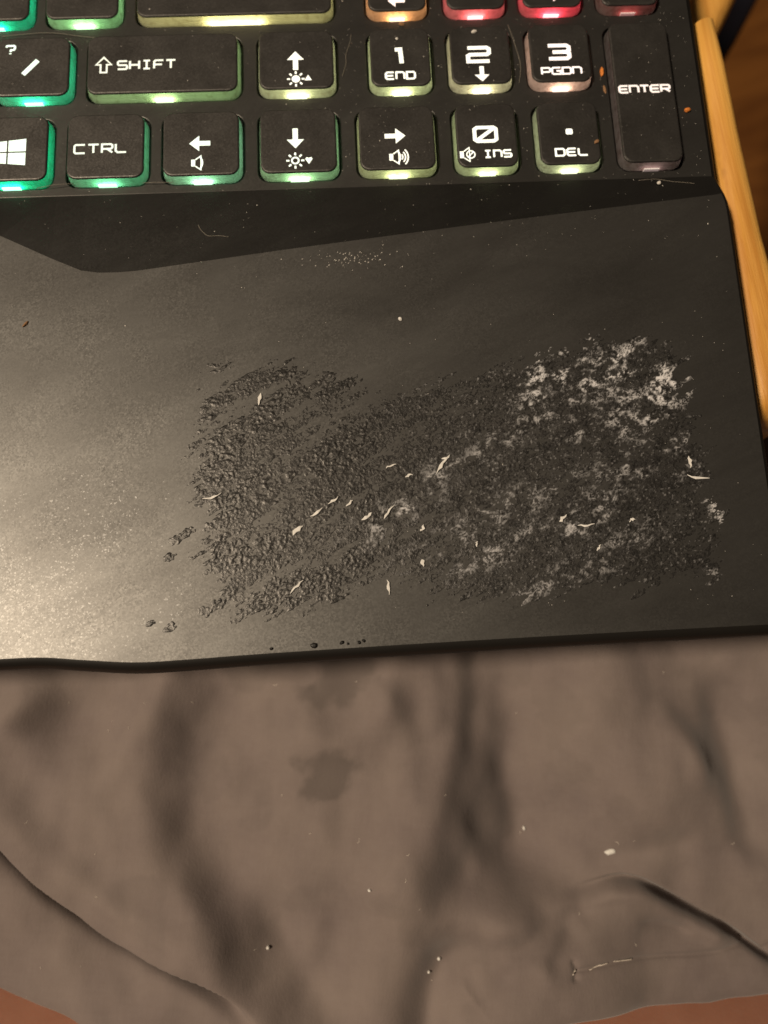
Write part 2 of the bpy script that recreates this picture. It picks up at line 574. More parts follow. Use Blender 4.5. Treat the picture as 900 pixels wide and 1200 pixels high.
# ---- stroke lettering
GLY = {
    'S': [[(1, 1), (.12, 1), (0, .88), (0, .62), (.12, .5), (.88, .5), (1, .38), (1, .12), (.88, 0), (0, 0)]],
    'H': [[(0, 0), (0, 1)], [(1, 0), (1, 1)], [(0, .5), (1, .5)]],
    'I': [[(.5, 0), (.5, 1)], [(.15, 0), (.85, 0)], [(.15, 1), (.85, 1)]],
    'F': [[(0, 0), (0, .85), (.15, 1), (1, 1)], [(0, .48), (.85, .48)]],
    'T': [[(0, 1), (1, 1)], [(.5, 0), (.5, 1)]],
    'C': [[(1, 1), (.12, 1), (0, .85), (0, .15), (.12, 0), (1, 0)]],
    'R': [[(0, 0), (0, 1), (.86, 1), (1, .86), (1, .58), (.86, .45), (.05, .45)], [(.5, .45), (1, 0)]],
    'L': [[(0, 1), (0, .2), (.18, 0), (1, 0)]],
    'E': [[(1, 1), (.18, 1), (0, .8), (0, .2), (.18, 0), (1, 0)], [(0, .5), (.92, .5)]],
    'N': [[(0, 0), (0, 1), (.8, 1), (1, .8), (1, 0)]],
    'D': [[(0, 0), (0, 1), (.84, 1), (1, .82), (1, .18), (.84, 0), (0, 0), (0, .2)]],
    'P': [[(0, 0), (0, 1), (.86, 1), (1, .86), (1, .5), (.86, .36), (.05, .36)]],
    'G': [[(1, 1), (.14, 1), (0, .85), (0, .15), (.14, 0), (1, 0), (1, .5), (.5, .5)]],
    '0': [[(.5, 1), (.12, 1), (0, .88), (0, .12), (.12, 0), (.88, 0), (1, .12), (1, .88), (.88, 1), (.5, 1)], [(.14, .12), (.86, .88)]],
    '1': [[(0.0, .96), (.72, .98), (.85, 0)]],
    '2': [[(0, 1), (.9, 1), (1, .9), (1, .6), (.9, .5), (.1, .5), (0, .42), (0, 0), (1, 0)]],
    '3': [[(0, 1), (.88, 1), (1, .88), (1, .62), (.88, .5), (.2, .5)], [(.7, .5), (.88, .5), (1, .38), (1, .12), (.88, 0), (0, 0)]],
    '?': [[(0, .82), (.1, 1), (.88, 1), (1, .9), (1, .66), (.88, .52), (.55, .48), (.5, .28)], [(.5, .0), (.5, .12)]],
    '.': [[(.5, 0), (.5, 1)]],
}
ZL = ZK + 0.004


def ribbon(mb, pts, w):
    pts = [np.array(p, float) for p in pts]
    L, Rr = [], []
    for i, p in enumerate(pts):
        d0 = p - pts[i - 1] if i > 0 else pts[1] - p
        d1 = pts[i + 1] - p if i < len(pts) - 1 else p - pts[i - 1]
        d0 = d0 / (np.linalg.norm(d0) + 1e-9); d1 = d1 / (np.linalg.norm(d1) + 1e-9)
        t = d0 + d1; t /= np.linalg.norm(t) + 1e-9
        nn = np.array((-t[1], t[0]))
        m = min(1.6, 1.0 / max(0.35, float(np.dot(nn, (-d0[1], d0[0])))))
        L.append(p + nn * w / 2 * m); Rr.append(p - nn * w / 2 * m)
    v = [(q[0], q[1], ZL) for q in L] + [(q[0], q[1], ZL) for q in Rr]
    k = len(pts)
    mb.add(v, [(i + k, i + 1 + k, i + 1, i) for i in range(k - 1)])


def text(mb, s, cx, cy, W, H, th, gap=0.32):
    nn = len(s)
    cw = (W - th) / (nn + gap * (nn - 1))
    x = cx - (W - th) / 2
    for ch in s:
        sc = 1.0
        for st in GLY[ch]:
            ribbon(mb, [(x + a * cw * sc, cy - (H - th) / 2 + b * (H - th)) for a, b in st], th)
        x += cw * (1 + gap)


def poly(mb, pts):
    mb.add([(x, y, ZL) for x, y in pts], [tuple(range(len(pts)))])


def arrow(mb, cx, cy, ang, L=4.0, hw=3.3, hl=1.9, sw=1.0):
    pts = [(-L / 2, -sw / 2), (L / 2 - hl, -sw / 2), (L / 2 - hl, -hw / 2), (L / 2, 0), (L / 2 - hl, hw / 2), (L / 2 - hl, sw / 2), (-L / 2, sw / 2)]
    c, s = math.cos(R(ang)), math.sin(R(ang))
    poly(mb, [(cx + x * c - y * s, cy + x * s + y * c) for x, y in pts])


def arc(mb, cx, cy, r, a0, a1, w, n=9, sy=1.0):
    ribbon(mb, [(cx + r * math.cos(R(a0 + (a1 - a0) * k / (n - 1))), cy + sy * r * math.sin(R(a0 + (a1 - a0) * k / (n - 1)))) for k in range(n)], w)


def sun(mb, cx, cy, full):
    if full:
        poly(mb, [(cx + .82 * math.cos(R(a)), cy + .82 * math.sin(R(a))) for a in range(0, 360, 24)])
    else:
        arc(mb, cx, cy, .66, 0, 360, .32, 19)
    for a in range(0, 360, 45):
        c, s = math.cos(R(a)), math.sin(R(a))
        ribbon(mb, [(cx + 1.12 * c, cy + 1.12 * s), (cx + 1.72 * c, cy + 1.72 * s)], .36)


def speaker(mb, cx, cy, waves, mute=False):
    poly(mb, [(cx - 1.5, cy - .72), (cx - .75, cy - .72), (cx - .75, cy + .72), (cx - 1.5, cy + .72)])
    ribbon(mb, [(cx - .7, cy + .7), (cx + .35, cy + 1.5), (cx + .35, cy - 1.5), (cx - .7, cy - .7)], .26)
    if not mute:
        arc(mb, cx - .1, cy, 0.75, -75, 75, .24, 7, 1.7)
    for k in range(waves):
        arc(mb, cx + .55, cy, .55 + .52 * k, -52, 52, .26, 7, 1.25)
    if mute:
        arc(mb, cx + .6, cy, .8, 0, 360, .24, 15)
        ribbon(mb, [(cx + .1, cy - .55), (cx + 1.1, cy + .55)], .24)


def legends(name, kx, ky):
    """main and small legend of a key, as two meshes"""
    a, b = MB(), MB()
    if name == 'windows':
        x0, xm, x1 = -139.7, -136.75, -133.3
        for (xa, xb) in ((x0, xm - .16), (xm + .16, x1)):
            for s in (1, -1):
                ha = 2.15 + (xa - x0) * 0.105; hb = 2.15 + (xb - x0) * 0.105
                q = [(xa, 95.35 + s * .15), (xb, 95.35 + s * .15), (xb, 95.35 + s * hb), (xa, 95.35 + s * ha)]
                poly(a, q if s > 0 else q[::-1])
    elif name == 'ctrl': text(a, 'CTRL', -119.2, 95.6, 10.2, 2.2, .40)
    elif name == 'shift':
        ribbon(b, [(-119.05, 112.35), (-118.45, 112.35), (-118.45, 114.1), (-117.55, 114.1), (-119.05, 115.75), (-120.55, 114.1), (-119.65, 114.1), (-119.65, 112.35), (-119.05, 112.35)], .34)
        text(a, 'SHIFT', -110.7, 113.9, 11.6, 2.2, .40)
    elif name == 'slash':
        ribbon(a, [(-134.6, 112.4), (-131.9, 115.5)], .95)
        text(b, '?', -137.3, 118.0, 2.1, 2.3, .42)
    elif name == 'left':
        arrow(a, -100.3, 96.1, 180); speaker(b, -100.4, 91.9, 0)
    elif name == 'down':
        arrow(a, -82.0, 96.6, -90, 4.3); sun(b, -82.1, 91.8, False)
        poly(b, [(-80.2, 92.1), (-79.95, 92.45), (-79.5, 92.3), (-79.05, 92.45), (-78.8, 92.1), (-79.5, 91.0)][::-1])
    elif name == 'up':
        arrow(a, -81.6, 113.9, 90, 4.2); sun(b, -81.6, 109.75, True)
        poly(b, [(-79.9, 109.4), (-78.5, 109.4), (-79.2, 110.6)])
    elif name == 'right':
        arrow(a, -62.8, 96.5, 0); speaker(b, -62.6, 91.9, 3)
    elif name == 'one':
        text(a, '1', -61.2, 114.3, 2.3, 4.1, .85); text(b, 'END', -61.1, 109.9, 6.1, 1.9, .38)
    elif name == 'two':
        text(a, '2', -45.4, 114.2, 5.0, 3.9, .80); arrow(b, -45.0, 109.8, -90, 3.4, 2.9, 1.5, .85)
    elif name == 'three':
        text(a, '3', -29.4, 114.3, 4.9, 3.8, .80); text(b, 'PGDN', -29.2, 110.0, 8.2, 1.8, .36, .25)
    elif name == 'zero':
        text(a, '0', -45.3, 96.3, 4.9, 3.7, .72); speaker(b, -49.0, 92.0, 0, True)
        text(b, 'INS', -43.2, 92.0, 5.6, 1.8, .37)
    elif name == 'del':
        poly(a, rrect(-29.65, -28.3, 95.75, 97.0, .3, 3)); text(b, 'DEL', -28.9, 91.9, 6.5, 1.85, .38)
    elif name == 'enter': text(a, 'ENTER', -13.2, 105.4, 10.4, 1.9, .42, .22)
    elif name == 'four': arrow(a, -61.1, 127.2, 180, 3.4, 2.9, 1.5, .85)
    elif name == 'six': arrow(a, -29.6, 127.6, 0, 3.4, 2.9, 1.5, .85)
    return [m for m in (a, b) if m.v]


KEYLAB = {'windows': 'key with a white four-pane window emblem', 'ctrl': 'key marked CTRL', 'left': 'left arrow key with a speaker sign', 'down': 'down arrow key with an outlined sun',
          'right': 'right arrow key with a loud speaker sign', 'zero': 'narrow key marked 0 and INS', 'del': 'narrow key marked with a point and DEL', 'slash': 'key marked ? and /', 'shift': 'wide key marked SHIFT',
          'up': 'up arrow key with a filled sun', 'one': 'narrow key marked 1 and END', 'two': 'narrow key marked 2 with a down arrow', 'three': 'narrow key marked 3 and PGDN', 'enter': 'tall key marked ENTER, barely lit'}

for name, x0, x1, y0, y1, gc, gs in keys:
    cap = MB()
    r0 = rrect(x0, x1, y0, y1, 1.9)

    def off(o, z):
        return [(x, y, z) for x, y in rrect(x0 - o, x1 + o, y0 - o, y1 + o, max(.6, 1.9 + o))]
    cap.loft([off(-0.30, ZK), off(-0.12, ZK - .05), off(-0.02, ZK - .16), off(0.02, ZK - .36), off(-.25, ZK - .5)])
    cap.add(off(-0.30, ZK), [tuple(range(len(r0)))])
    key = cap.obj('key', M_key, laptop)
    if name in KEYLAB: key['label'] = KEYLAB[name]
    sk = MB()
    sk.loft([off(-0.04, ZK - .36), off(0.07, ZK - .50), off(0.15, ZK - 1.2), off(0.20, ZK - 1.85), off(0.34, ZK - 1.98), off(0.36, ZT - .55)])
    sk.obj('skirt', M_skirt, key, True)
    gm = glow_mat('backlight_' + name, gc, 1.9 * gs)
    bl = MB()
    bl.prism(rrect(x0 + 1.0, x1 - 1.0, y0 + 0.5, y1 - 1.5, 1.2), ZT - 0.9, ZT - 0.6)
    bl.obj('backlight', gm, key)
    led = MB()
    cx = (x0 + x1) / 2
    hw = min(1.75, (x1 - x0) * .13) if name != 'return' else 5.0
    wc = tuple(min(1.0, c * .75 + .30) for c in gc)
    led.prism(rrect(cx - hw, cx + hw, y0 - .66, y0 - .42, .08, 2), ZT - .5, ZT + .30)
    led.obj('led_window', glow_mat('led_' + name, wc, 2.6 * gs), key)
    inner = MB()
    inner.prism(rrect(cx - hw * 1.2, cx + hw * 1.2, y0 + .35, y0 + .75, .1, 2), ZT - .55, ZT + .3)
    inner.obj('led', glow_mat('led_inner_' + name, gc, 18.0 * gs), key)
    lc = tuple(0.62 + .38 * c for c in gc) if gs > .3 else (1.0, .82, .74)
    for L in legends(name, cx, (y0 + y1) / 2):
        L.obj('legend', glow_mat('legend_' + name, lc, 1.05 if name not in ('enter', 'shift', 'ctrl') else .72), key)

# ------------------------------------------------------------------ worn, peeling patch on the palm rest
patch_poly = [(-101.6, 30.3), (-101.2, 36.5), (-100.6, 44.5), (-97.1, 49.5), (-90.2, 51.5), (-84.0, 52.3), (-82.2, 49.3), (-74.8, 48.3), (-70.1, 48.0), (-66.8, 46.2), (-59.3, 47.7), (-48.3, 49.3), (-40.4, 50.3), (-35.4, 53.0), (-27.3, 55.0), (-17.9, 53.6), (-10.9, 50.0), (-11.3, 41.0), (-9.2, 29.7), (-8.1, 20.3), (-9.9, 7.2), (-17.3, 7.4), (-26.4, 6.3), (-41.4, 5.1), (-55.8, 6.6), (-61.5, 9.1), (-71.7, 9.5), (-76.2, 7.5), (-83.5, 5.4), (-89.3, 3.7), (-93.6, 5.9), (-97.9, 10.6), (-100.6, 16.6), (-99.4, 21.1), (-101.2, 25.7)]
st = 0.17
gx = np.arange(-112, -4, st); gy = np.arange(0.6, 60, st)
X, Y = np.meshgrid(gx, gy)
ca, sa = math.cos(R(28)), math.sin(R(28))
U = X * ca + Y * sa; V = -X * sa + Y * ca
sdf = polysdf(X, Y, patch_poly)
warp = (fbm(U * .10, V * .32, 4, 1) - .5) * 5.5 + (fbm(U * .5, V * 1.2, 3, 5) - .5) * 3.2
left_w = 1 - sstep(-74, -50, X + (Y - 30) * .25)            # the bubbly left half
edge_m = sstep(-2.6, 2.2, sdf + warp + (fbm(U * .16, V * 1.5, 3, 7) - .5) * 5.0)
for bx, by, rr in ((-103.8, 19.7, 1.3), (-102.3, 20.6, 1.3), (-105.7, 16.1, 1.1), (-108.7, 5.3, .9), (-105.1, 4.4, .9), (-99.5, 6.8, 1.2), (-97, 8.0, 1.4)):
    du = (X - bx) * ca + (Y - by) * sa; dv = -(X - bx) * sa + (Y - by) * ca
    edge_m = np.maximum(edge_m, sstep(1.15, .75, np.hypot(du / (rr * 1.5), dv / (rr * .7)) + (fbm(X * 1.2, Y * 1.2, 2, 9) - .5) * 1.2))
# grains of residue
wu = (fbm(X * .45, Y * .45, 3, 3) - .5) * 2.2
wv_ = (fbm(X * .45, Y * .45, 3, 17) - .5) * 2.2
f1, id1 = worley(U * 1.3 + wu, V * 2.3 + wv_, 2)
f2, id2 = worley(U * 2.1 + wu * 2, V * 3.6 + wv_ * 2, 6)
rag = fbm(U * .11, V * .50, 4, 12)
rag2 = fbm(U * .7, V * 1.2, 3, 30)
dens = sstep(.30, .50, rag * .6 + rag2 * .4)
b1 = np.sqrt(np.clip(1 - (f1 / .64) ** 2, 0, 1)) * sstep(.12, .5, id1)
b2 = np.sqrt(np.clip(1 - (f2 / .68) ** 2, 0, 1)) * sstep(.1, .4, id2)
coarse = sstep(.42, .60, fbm(U * .09, V * .30, 3, 66) + .10 * sstep(-88, -98, X))
wr = np.abs(2 * fbm(U * .9 + wu, V * 2.0 + wv_, 3, 19) - 1)            # wrinkles
Hl = (b1 * .072 * (.3 + id1) * (.25 + .75 * coarse) + b2 * .040 * (.4 + id2) + (.35 - wr) * .04) * (.30 + .70 * dens) - .012
Hr = (fbm(U * 2.4, V * 4.2, 3, 40) - .47) * .07 + b2 * .028 * sstep(.36, .6, rag2) + (.3 - wr) * .025 - .004
bare = sstep(.55, .66, fbm(U * .07, V * .40, 3, 55)) * (0.4 + .6 * left_w)
H = left_w * Hl + (1 - left_w) * Hr
z = H - 0.022 * bare
z = z - (1 - edge_m) * 0.15
# pale scuffs
w = np.zeros_like(X)
for bx, by, su, sv, a in ((-36.5, 46.5, 6, 4.0, 1.0), (-37.5, 41.5, 5, 2.2, .9), (-25, 47.5, 8, 3.4, .95), (-16, 45, 5, 4.5, .85), (-29, 54, 6, 1.6, .8), (-14, 52, 3.5, 2, .6), (-20, 40, 9, 4, .70), (-30, 37, 7, 3, .5), (-66, 22.5, 8, 2.6, .80), (-34, 20, 8, 2.6, .8), (-49, 15, 9, 2.2, .55),
                          (-12.5, 28, 2.5, 2, .8), (-9.8, 20.5, 1.3, 3, .85), (-13.0, 8.2, 3, 1.3, .8), (-24, 30, 9, 4, .42), (-38, 26, 8, 2, .38), (-48, 34, 8, 2.4, .45), (-57, 30, 5, 2, .6), (-40, 9, 10, 2.4, .36), (-14, 34, 3, 5, .5), (-52, 20, 14, 3, .40), (-28, 14, 9, 3, .38)):
    du = (X - bx) * ca + (Y - by) * sa; dv = -(X - bx) * sa + (Y - by) * ca
    w = np.maximum(w, a * np.exp(-(du / su) ** 2 - (dv / sv) ** 2))
wa = (fbm(X * .30, Y * .30, 3, 70) - .5) * 5.0
wb = (fbm(X * .30, Y * .30, 3, 71) - .5) * 5.0
r1 = 1 - np.abs(2 * fbm(X * .62 + wa, Y * .95 + wb, 3, 61) - 1) * 8.0
r2 = 1 - np.abs(2 * fbm(X * 1.3 - wa, Y * 1.7 + wb, 2, 77) - 1) * 5.0
r3 = 1 - np.abs(2 * fbm(U * 2.6, V * 3.6, 2, 79) - 1) * 3.5
r1, r2, r3 = (np.clip(r, 0, 1) for r in (r1, r2, r3))
cl = sstep(.36, .60, fbm(U * .30, V * .52, 4, 83))
mott = fbm(X * 1.1, Y * 1.1, 3, 87)
fil = np.maximum(np.maximum(r1, r2 * .8) * (.15 + .85 * cl), r3 * cl * .45)
pale_a = np.clip(w * 1.2, 0, 1) * fil * sstep(.30, .62, mott) * (.35 + .65 * cl)
pale_a = pale_a + np.clip(w - .25, 0, 1) * cl * .07 * sstep(.3, .7, mott)
speck = sstep(.68, .82, fbm(X * 2.4, Y * 2.4, 3, 91)) * (1 - left_w) * .22
pale_a = np.clip(pale_a * (1.15 + .75 * sstep(34, 44, Y)) + speck * .8 + (1 - left_w) * r3 * .035, 0, 1) * edge_m
z = np.maximum(z, (edge_m - 1) * .12 - .012 + np.minimum(pale_a, .5) * .10) + pale_a * .02
ny, nx = X.shape
idx = np.arange(nx * ny).reshape(ny, nx)
keep = (edge_m[:-1, :-1] > 0) | (edge_m[1:, 1:] > 0) | (edge_m[:-1, 1:] > 0) | (edge_m[1:, :-1] > 0)
F = np.stack([idx[:-1, :-1], idx[:-1, 1:], idx[1:, 1:], idx[1:, :-1]], -1)[keep]
used = np.unique(F)
remap = np.full(nx * ny, -1); remap[used] = np.arange(len(used))
VV = np.stack([X.ravel(), Y.ravel(), z.ravel()], 1)[used]
worn = mesh_obj('worn_patch', VV, remap[F], M_patch, laptop, True, {'pale': pale_a.ravel()[used]})
tag(worn, 'rough rectangle of peeled coating and pale glue residue', kind='stuff')

# loose pale slivers of backing paper stuck in the patch
slivers = [(-89.5, 44.3, 75, 2.3, .55), (-98.1, 26.8, 14, 3.4, .30), (-83.3, 20.1, 38, 2.4, .9), (-80.0, 23.2, 30, 2.6, .35), (-77.0, 25.2, 32, 2.2, .4), (-83.7, 10.3, 48, 3.2, .32), (-57.5, 30.7, 52, 3.6, .6), (-56.8, 32.2, 20, 1.6, .5),
           (-62.0, 13.5, 100, 1.3, .9), (-52.4, 16.4, 80, 1.0, .6), (-67.3, 22.7, 52, 3.0, .5), (-71.2, 22.0, 35, 2.2, .7), (-68.0, 9.6, 95, 2.6, .45), (-13.4, 29.6, 95, 2.2, .75), (-12.2, 26.8, -12, 4.0, .45), (-36.9, 20.3, 40, 1.8, .6), (-33.0, 19.0, 0, 3.0, .35),
           (-61.6, 19.6, 60, 1.3, .6), (-74.2, 24.6, 40, 1.6, .35), (-66.6, 31.0, 25, 2.0, .35), (-63.5, 29.0, 20, 1.4, .4), (-31.2, 14.9, 60, 1.3, .5), (-24.9, 19.5, 20, 1.2, .4)]
for i, (cx, cy, an, L, wd) in enumerate(slivers):
    rr = random.Random(i)
    mb = MB()
    k = 6
    up, lo = [], []
    c, s = math.cos(R(an)), math.sin(R(an))
    bend = rr.uniform(-.25, .25)
    rings = []
    for j in range(k):
        t = j / (k - 1) * 2 - 1
        hw = wd / 2 * (1 - abs(t) ** 1.7) * rr.uniform(.35, 1.3) + .05
        yy = bend * (1 - t * t) * L * .3 + rr.uniform(-.16, .16)
        zz = .13 + .10 * (1 - t * t) + rr.uniform(0, .10)
        rings.append([(cx + (t * L / 2) * c - (yy + o) * s, cy + (t * L / 2) * s + (yy + o) * c, zz + h) for o, h in ((-hw, 0), (hw, .02), (hw * .8, .07), (-hw * .8, .06))])
    mb.loft(rings, True, True, True)
    mb.obj('paper_sliver', M_flake, worn)

# ------------------------------------------------------------------ lap cloth
ys = np.array([0.0])
xb = np.array([-260, -152.8, -143.2, -138.4, -133.6, -128.7, -118, -100, -70, -62, -57.7, -53.5, -47.7, -31.6, -18.6, -4.1, 0.9, 10.8, 60])
yb = np.array([-54, -64.2, -67.8, -69.6, -71.4, -74.7, -80, -86, -86, -83, -78.4, -75.0, -73.8, -73.8, -74.2, -75.0, -74.4, -73.8, -71])
cx_ = np.arange(-200, 50.1, .42)
ybs = np.interp(cx_, xb, yb)
kk = np.ones(9) / 9
ybs = np.convolve(np.pad(ybs, 4, mode='edge'), kk, 'valid')
nv = 330
vv = np.linspace(0, 1, nv) ** 1.12
CX = np.repeat(cx_[None], nv, 0)
CY = ybs[None] + vv[:, None] * (52 - ybs[None])


def fade(t, a=.15, b=.15):
    return sstep(0, a, t) * sstep(1, 1 - b, t) if (a > 0 and b > 0) else (sstep(0, a, t) if a > 0 else sstep(1, 1 - b, t) if b > 0 else 1.0)


h = np.zeros_like(CX)
wob = (fbm(CX * .06, CY * .06, 3, 3) - .5)
wx = CX + wob * 3.0; wy = CY + (fbm(CX * .06, CY * .06, 3, 8) - .5) * 3.0


def ridge(pts, A, wl, wr, a=.15, b=.15):
    """crest along the line; width to its left (wl) and right (wr)"""
    d, t = polyline_sd(wx, wy, smooth_line(pts, 5))
    ww = np.where(d > 0, wr, wl)
    return A * np.exp(-(d / ww) ** 2) * fade(t, a, b)


def groove(pts, D, wl, wr, a=.1, b=.1, soft=False):
    d, t = polyline_sd(CX, CY, smooth_line(pts, 6))
    ww = np.where(d > 0, wr, wl)
    return -D * (np.exp(-(d / ww) ** 2) if soft else np.exp(-np.abs(d) / ww)) * fade(t, a, b)


def fall(pts, D, ws, rec, a=.0, b=.2):
    """the cloth drops on the east side of the line, then slowly comes up again"""
    d, t = polyline_sd(wx, wy, smooth_line(pts, 5))
    t = np.clip((pts[0][1] - wy) / (pts[0][1] - pts[-1][1]), 0, 1)
    e = np.maximum(-d, 0)
    tp = np.linspace(0, 1, len(D))
    Dt = np.interp(t, tp, D); rt = np.interp(t, tp, rec)
    ws = np.interp(t, np.linspace(0, 1, len(ws)), ws) if isinstance(ws, tuple) else ws
    ws = ws * 1.55; rt = rt * 1.35
    return -Dt * sstep(0, 1, e / ws) * np.exp(-(e / rt) ** 2) * fade(t, a, b) + Dt * .28 * np.exp(-(d / 9) ** 2) * fade(t, a, b)


h += fall([(-113, 12), (-114.5, -9), (-119, -19.7), (-119.5, -29.3), (-117.5, -37.2), (-112, -51.2), (-107, -58.9), (-97, -69.5), (-90, -84)], (4.0, 6.5, 6.0, 6.0, 5.0), (9, 8, 10, 9, 9), (13, 14, 16, 14, 14), .0, .0)
h += fall([(-54.5, 12), (-56.0, -14.4), (-59.5, -24.2), (-62.5, -32.1), (-65.5, -39.7), (-66.5, -49), (-62, -60)], (4.0, 5.5, 9.5, 14.0, 10.0), (9, 9, 12, 18, 20), (13, 15, 20, 26, 26), .0, .22)
h += fall([(-56, -14), (-52.5, -30), (-51, -42), (-47, -56)], (2.0, 4.0, 3.4), 6.5, (9, 11, 11), .35, .35)
h += groove([(-49.2, 10), (-50.4, -14.4), (-53.2, -24.2), (-55.4, -33), (-58, -42)], 1.6, 2.6, 2.6, .0, .45, True)
h += fall([(-19.5, 12), (-19, -12), (-13.5, -24.7), (-10.0, -34.5), (-9.0, -50)], (3.6, 6.0, 7.5, 6.0), (8, 12, 13, 10), (13, 17, 18, 16), .0, .3)
h += fall([(-4.5, -5), (-1.0, -30.1), (1.4, -40.6), (8, -56)], (3.0, 4.0, 4.0), 5.0, (9, 10, 10), .3, .3)
h += fall([(-138, 12), (-145, -6), (-156, -22)], (2.5, 3.5, 3), 9, (14, 16, 14), .0, .3)
# secondary folds
h += ridge([(-131, -32), (-125, -22), (-117, -9), (-113, 2)], 1.6, 3.0, 3.2, .3, .1)
h += ridge([(-150, -12), (-137, -5), (-122, 1)], 2.2, 3.0, 5.0, .1, .1)
h += ridge([(-98, -16), (-88, -19), (-78, -17)], 1.3, 3.0, 3.0, .3, .3)
h += ridge([(-72, -6), (-66, -14), (-64.5, -23), (-66, -34)], 1.8, 2.4, 4.0, .2, .3)
h += ridge([(-60, -2), (-59, -10), (-61, -19)], 1.4, 2.2, 2.4, .2, .3)
h += ridge([(-49, -20), (-46, -33), (-43, -45)], 1.5, 2.0, 3.0, .3, .3)
h += ridge([(-55, -30), (-53, -39), (-49, -48)], 1.4, 1.8, 2.4, .3, .3)
h += ridge([(-112, -40), (-106, -51), (-100, -59)], 1.6, 2.2, 3.0, .3, .2)
h += ridge([(-104, -44), (-97, -55), (-88, -64)], 1.0, 2.4, 3.0, .3, .3)
h += ridge([(-90, -40), (-86, -54), (-88, -66)], .9, 3.0, 4.0, .3, .3)
h += ridge([(-12, -13), (-5, -24), (-2, -33)], 1.8, 2.2, 3.0, .2, .3)
h += ridge([(-30, -8), (-26, -20), (-30, -32)], 1.2, 5.0, 5.0, .3, .3)
h += ridge([(-135, -36), (-128, -46), (-119, -52)], 1.2, 3.0, 3.5, .3, .3)
# the lap falls away towards the lower corners
h -= 8.0 * sstep(-25, -75, CY) * (sstep(-95, -150, CX) + sstep(-50, 5, CX))
h += ridge([(-92, -12), (-80, -16.5), (-71, -13), (-66.5, -6), (-65, 4)], 3.2, 4.5, 5.0, .2, .0)
h += ridge([(-74.0, -21), (-76.8, -39.0), (-78.5, -54.1), (-82, -74)], .50, .55, .8, .25, .0)
h += (fbm(CX * .05, CY * .05, 3, 14) - .5) * 5.0 + (fbm(CX * .085 + CY * .03, CY * .05, 3, 15) - .5) * 2.0
for _k in range(2):
    for ax_, wd_ in ((0, 9), (1, 7)):
        ker = np.ones(wd_) / wd_
        h = np.apply_along_axis(lambda q: np.convolve(np.pad(q, wd_ // 2, mode='edge'), ker, 'valid'), ax_, h)
h = h * 1.18
# overlapping creases at the bottom
d5, t5 = polyline_sd(CX, CY, smooth_line([(-175, -8), (-149.6, -33.1), (-144.5, -38.5), (-139.3, -43.9), (-132.6, -49.5), (-126.1, -54.3), (-119.6, -57.2), (-109.2, -61.8), (-102.0, -66.1), (-94, -73)], 6))
# d5>0 : lower left panel
f5 = sstep(-95, -112, CX)
h += np.where(d5 > 0, -9.0 * np.exp(-(d5 / 2.0) ** 2) - 5.0 * np.exp(-d5 / 5.0), -14.0 * sstep(-1.3, 0, d5) + 2.4 * np.exp(-((d5 + 4) / 5) ** 2) * sstep(0, -1, d5)) * f5
ov5 = 1.5 * np.sin(np.pi * np.clip((d5 + 3.4) / 3.4, 0, 1)) ** 1.3 * sstep(-104, -118, CX)
d6, t6 = polyline_sd(CX, CY, smooth_line([(-39.8, -51.2), (-31.5, -50.7), (-23.0, -48.7), (-18.0, -49.2), (-13.3, -51.6), (-5.6, -56.2), (2.1, -60.8), (12, -68), (30, -75)], 6))
f6 = sstep(.05, .5, t6)
h += np.where(d6 > 0, -4.0 * np.exp(-(d6 / 1.1) ** 2) - 1.8 * np.exp(-d6 / 3.0), -5.8 * sstep(-1.3, 0, d6)) * f6
ov6 = .8 * np.sin(np.pi * np.clip((d6 + 3.0) / 3.0, 0, 1)) ** 1.3 * f6
h += ridge([(-41, -53.5), (-31.5, -53.0), (-23.0, -51.2), (-17.0, -52), (-12, -55), (-5.6, -59), (2.1, -64)], 1.7, 2.2, 2.2, .3, .1)
h += groove([(-55, -60.2), (-43.8, -59.6), (-33.6, -55.6), (-26.7, -52.9), (-20.8, -51.8)], 2.2, 3.2, 3.0, .3, .3, True)
h += groove([(-40, -65), (-34.0, -59.3), (-30.4, -56.5)], 1.2, 2.2, 2.0, .3, .3, True)
h += groove([(-33, -47.8), (-19.1, -44.1), (-8.8, -42.2), (-3.7, -42.5)], 1.4, 3.0, 2.6, .4, .2, True)
h += groove([(-20, -57.5), (-13, -58.5), (-6, -61)], .8, 1.2, 1.0, .3, .3)
h += groove([(-45.1, -59.4), (-53.7, -61.6), (-58.2, -62.6), (-60.8, -66), (-63.2, -76)], 6.5, 6.5, 5.5, .5, .0, True)
h += ridge([(-49, -62.5), (-56, -65), (-58, -72)], 1.5, 3, 3, .3, .0)
h += groove([(-34.5, -64.7), (-27.9, -64.3), (-21.4, -64.4), (-11.7, -64.9), (-3.5, -65.1), (3, -64.3), (12, -63.6)], .9, .45, .35, .05, .0)
h += groove([(-33.8, -66.5), (-33.4, -64), (-34.2, -62)], 1.1, .4, .4, .1, .3)
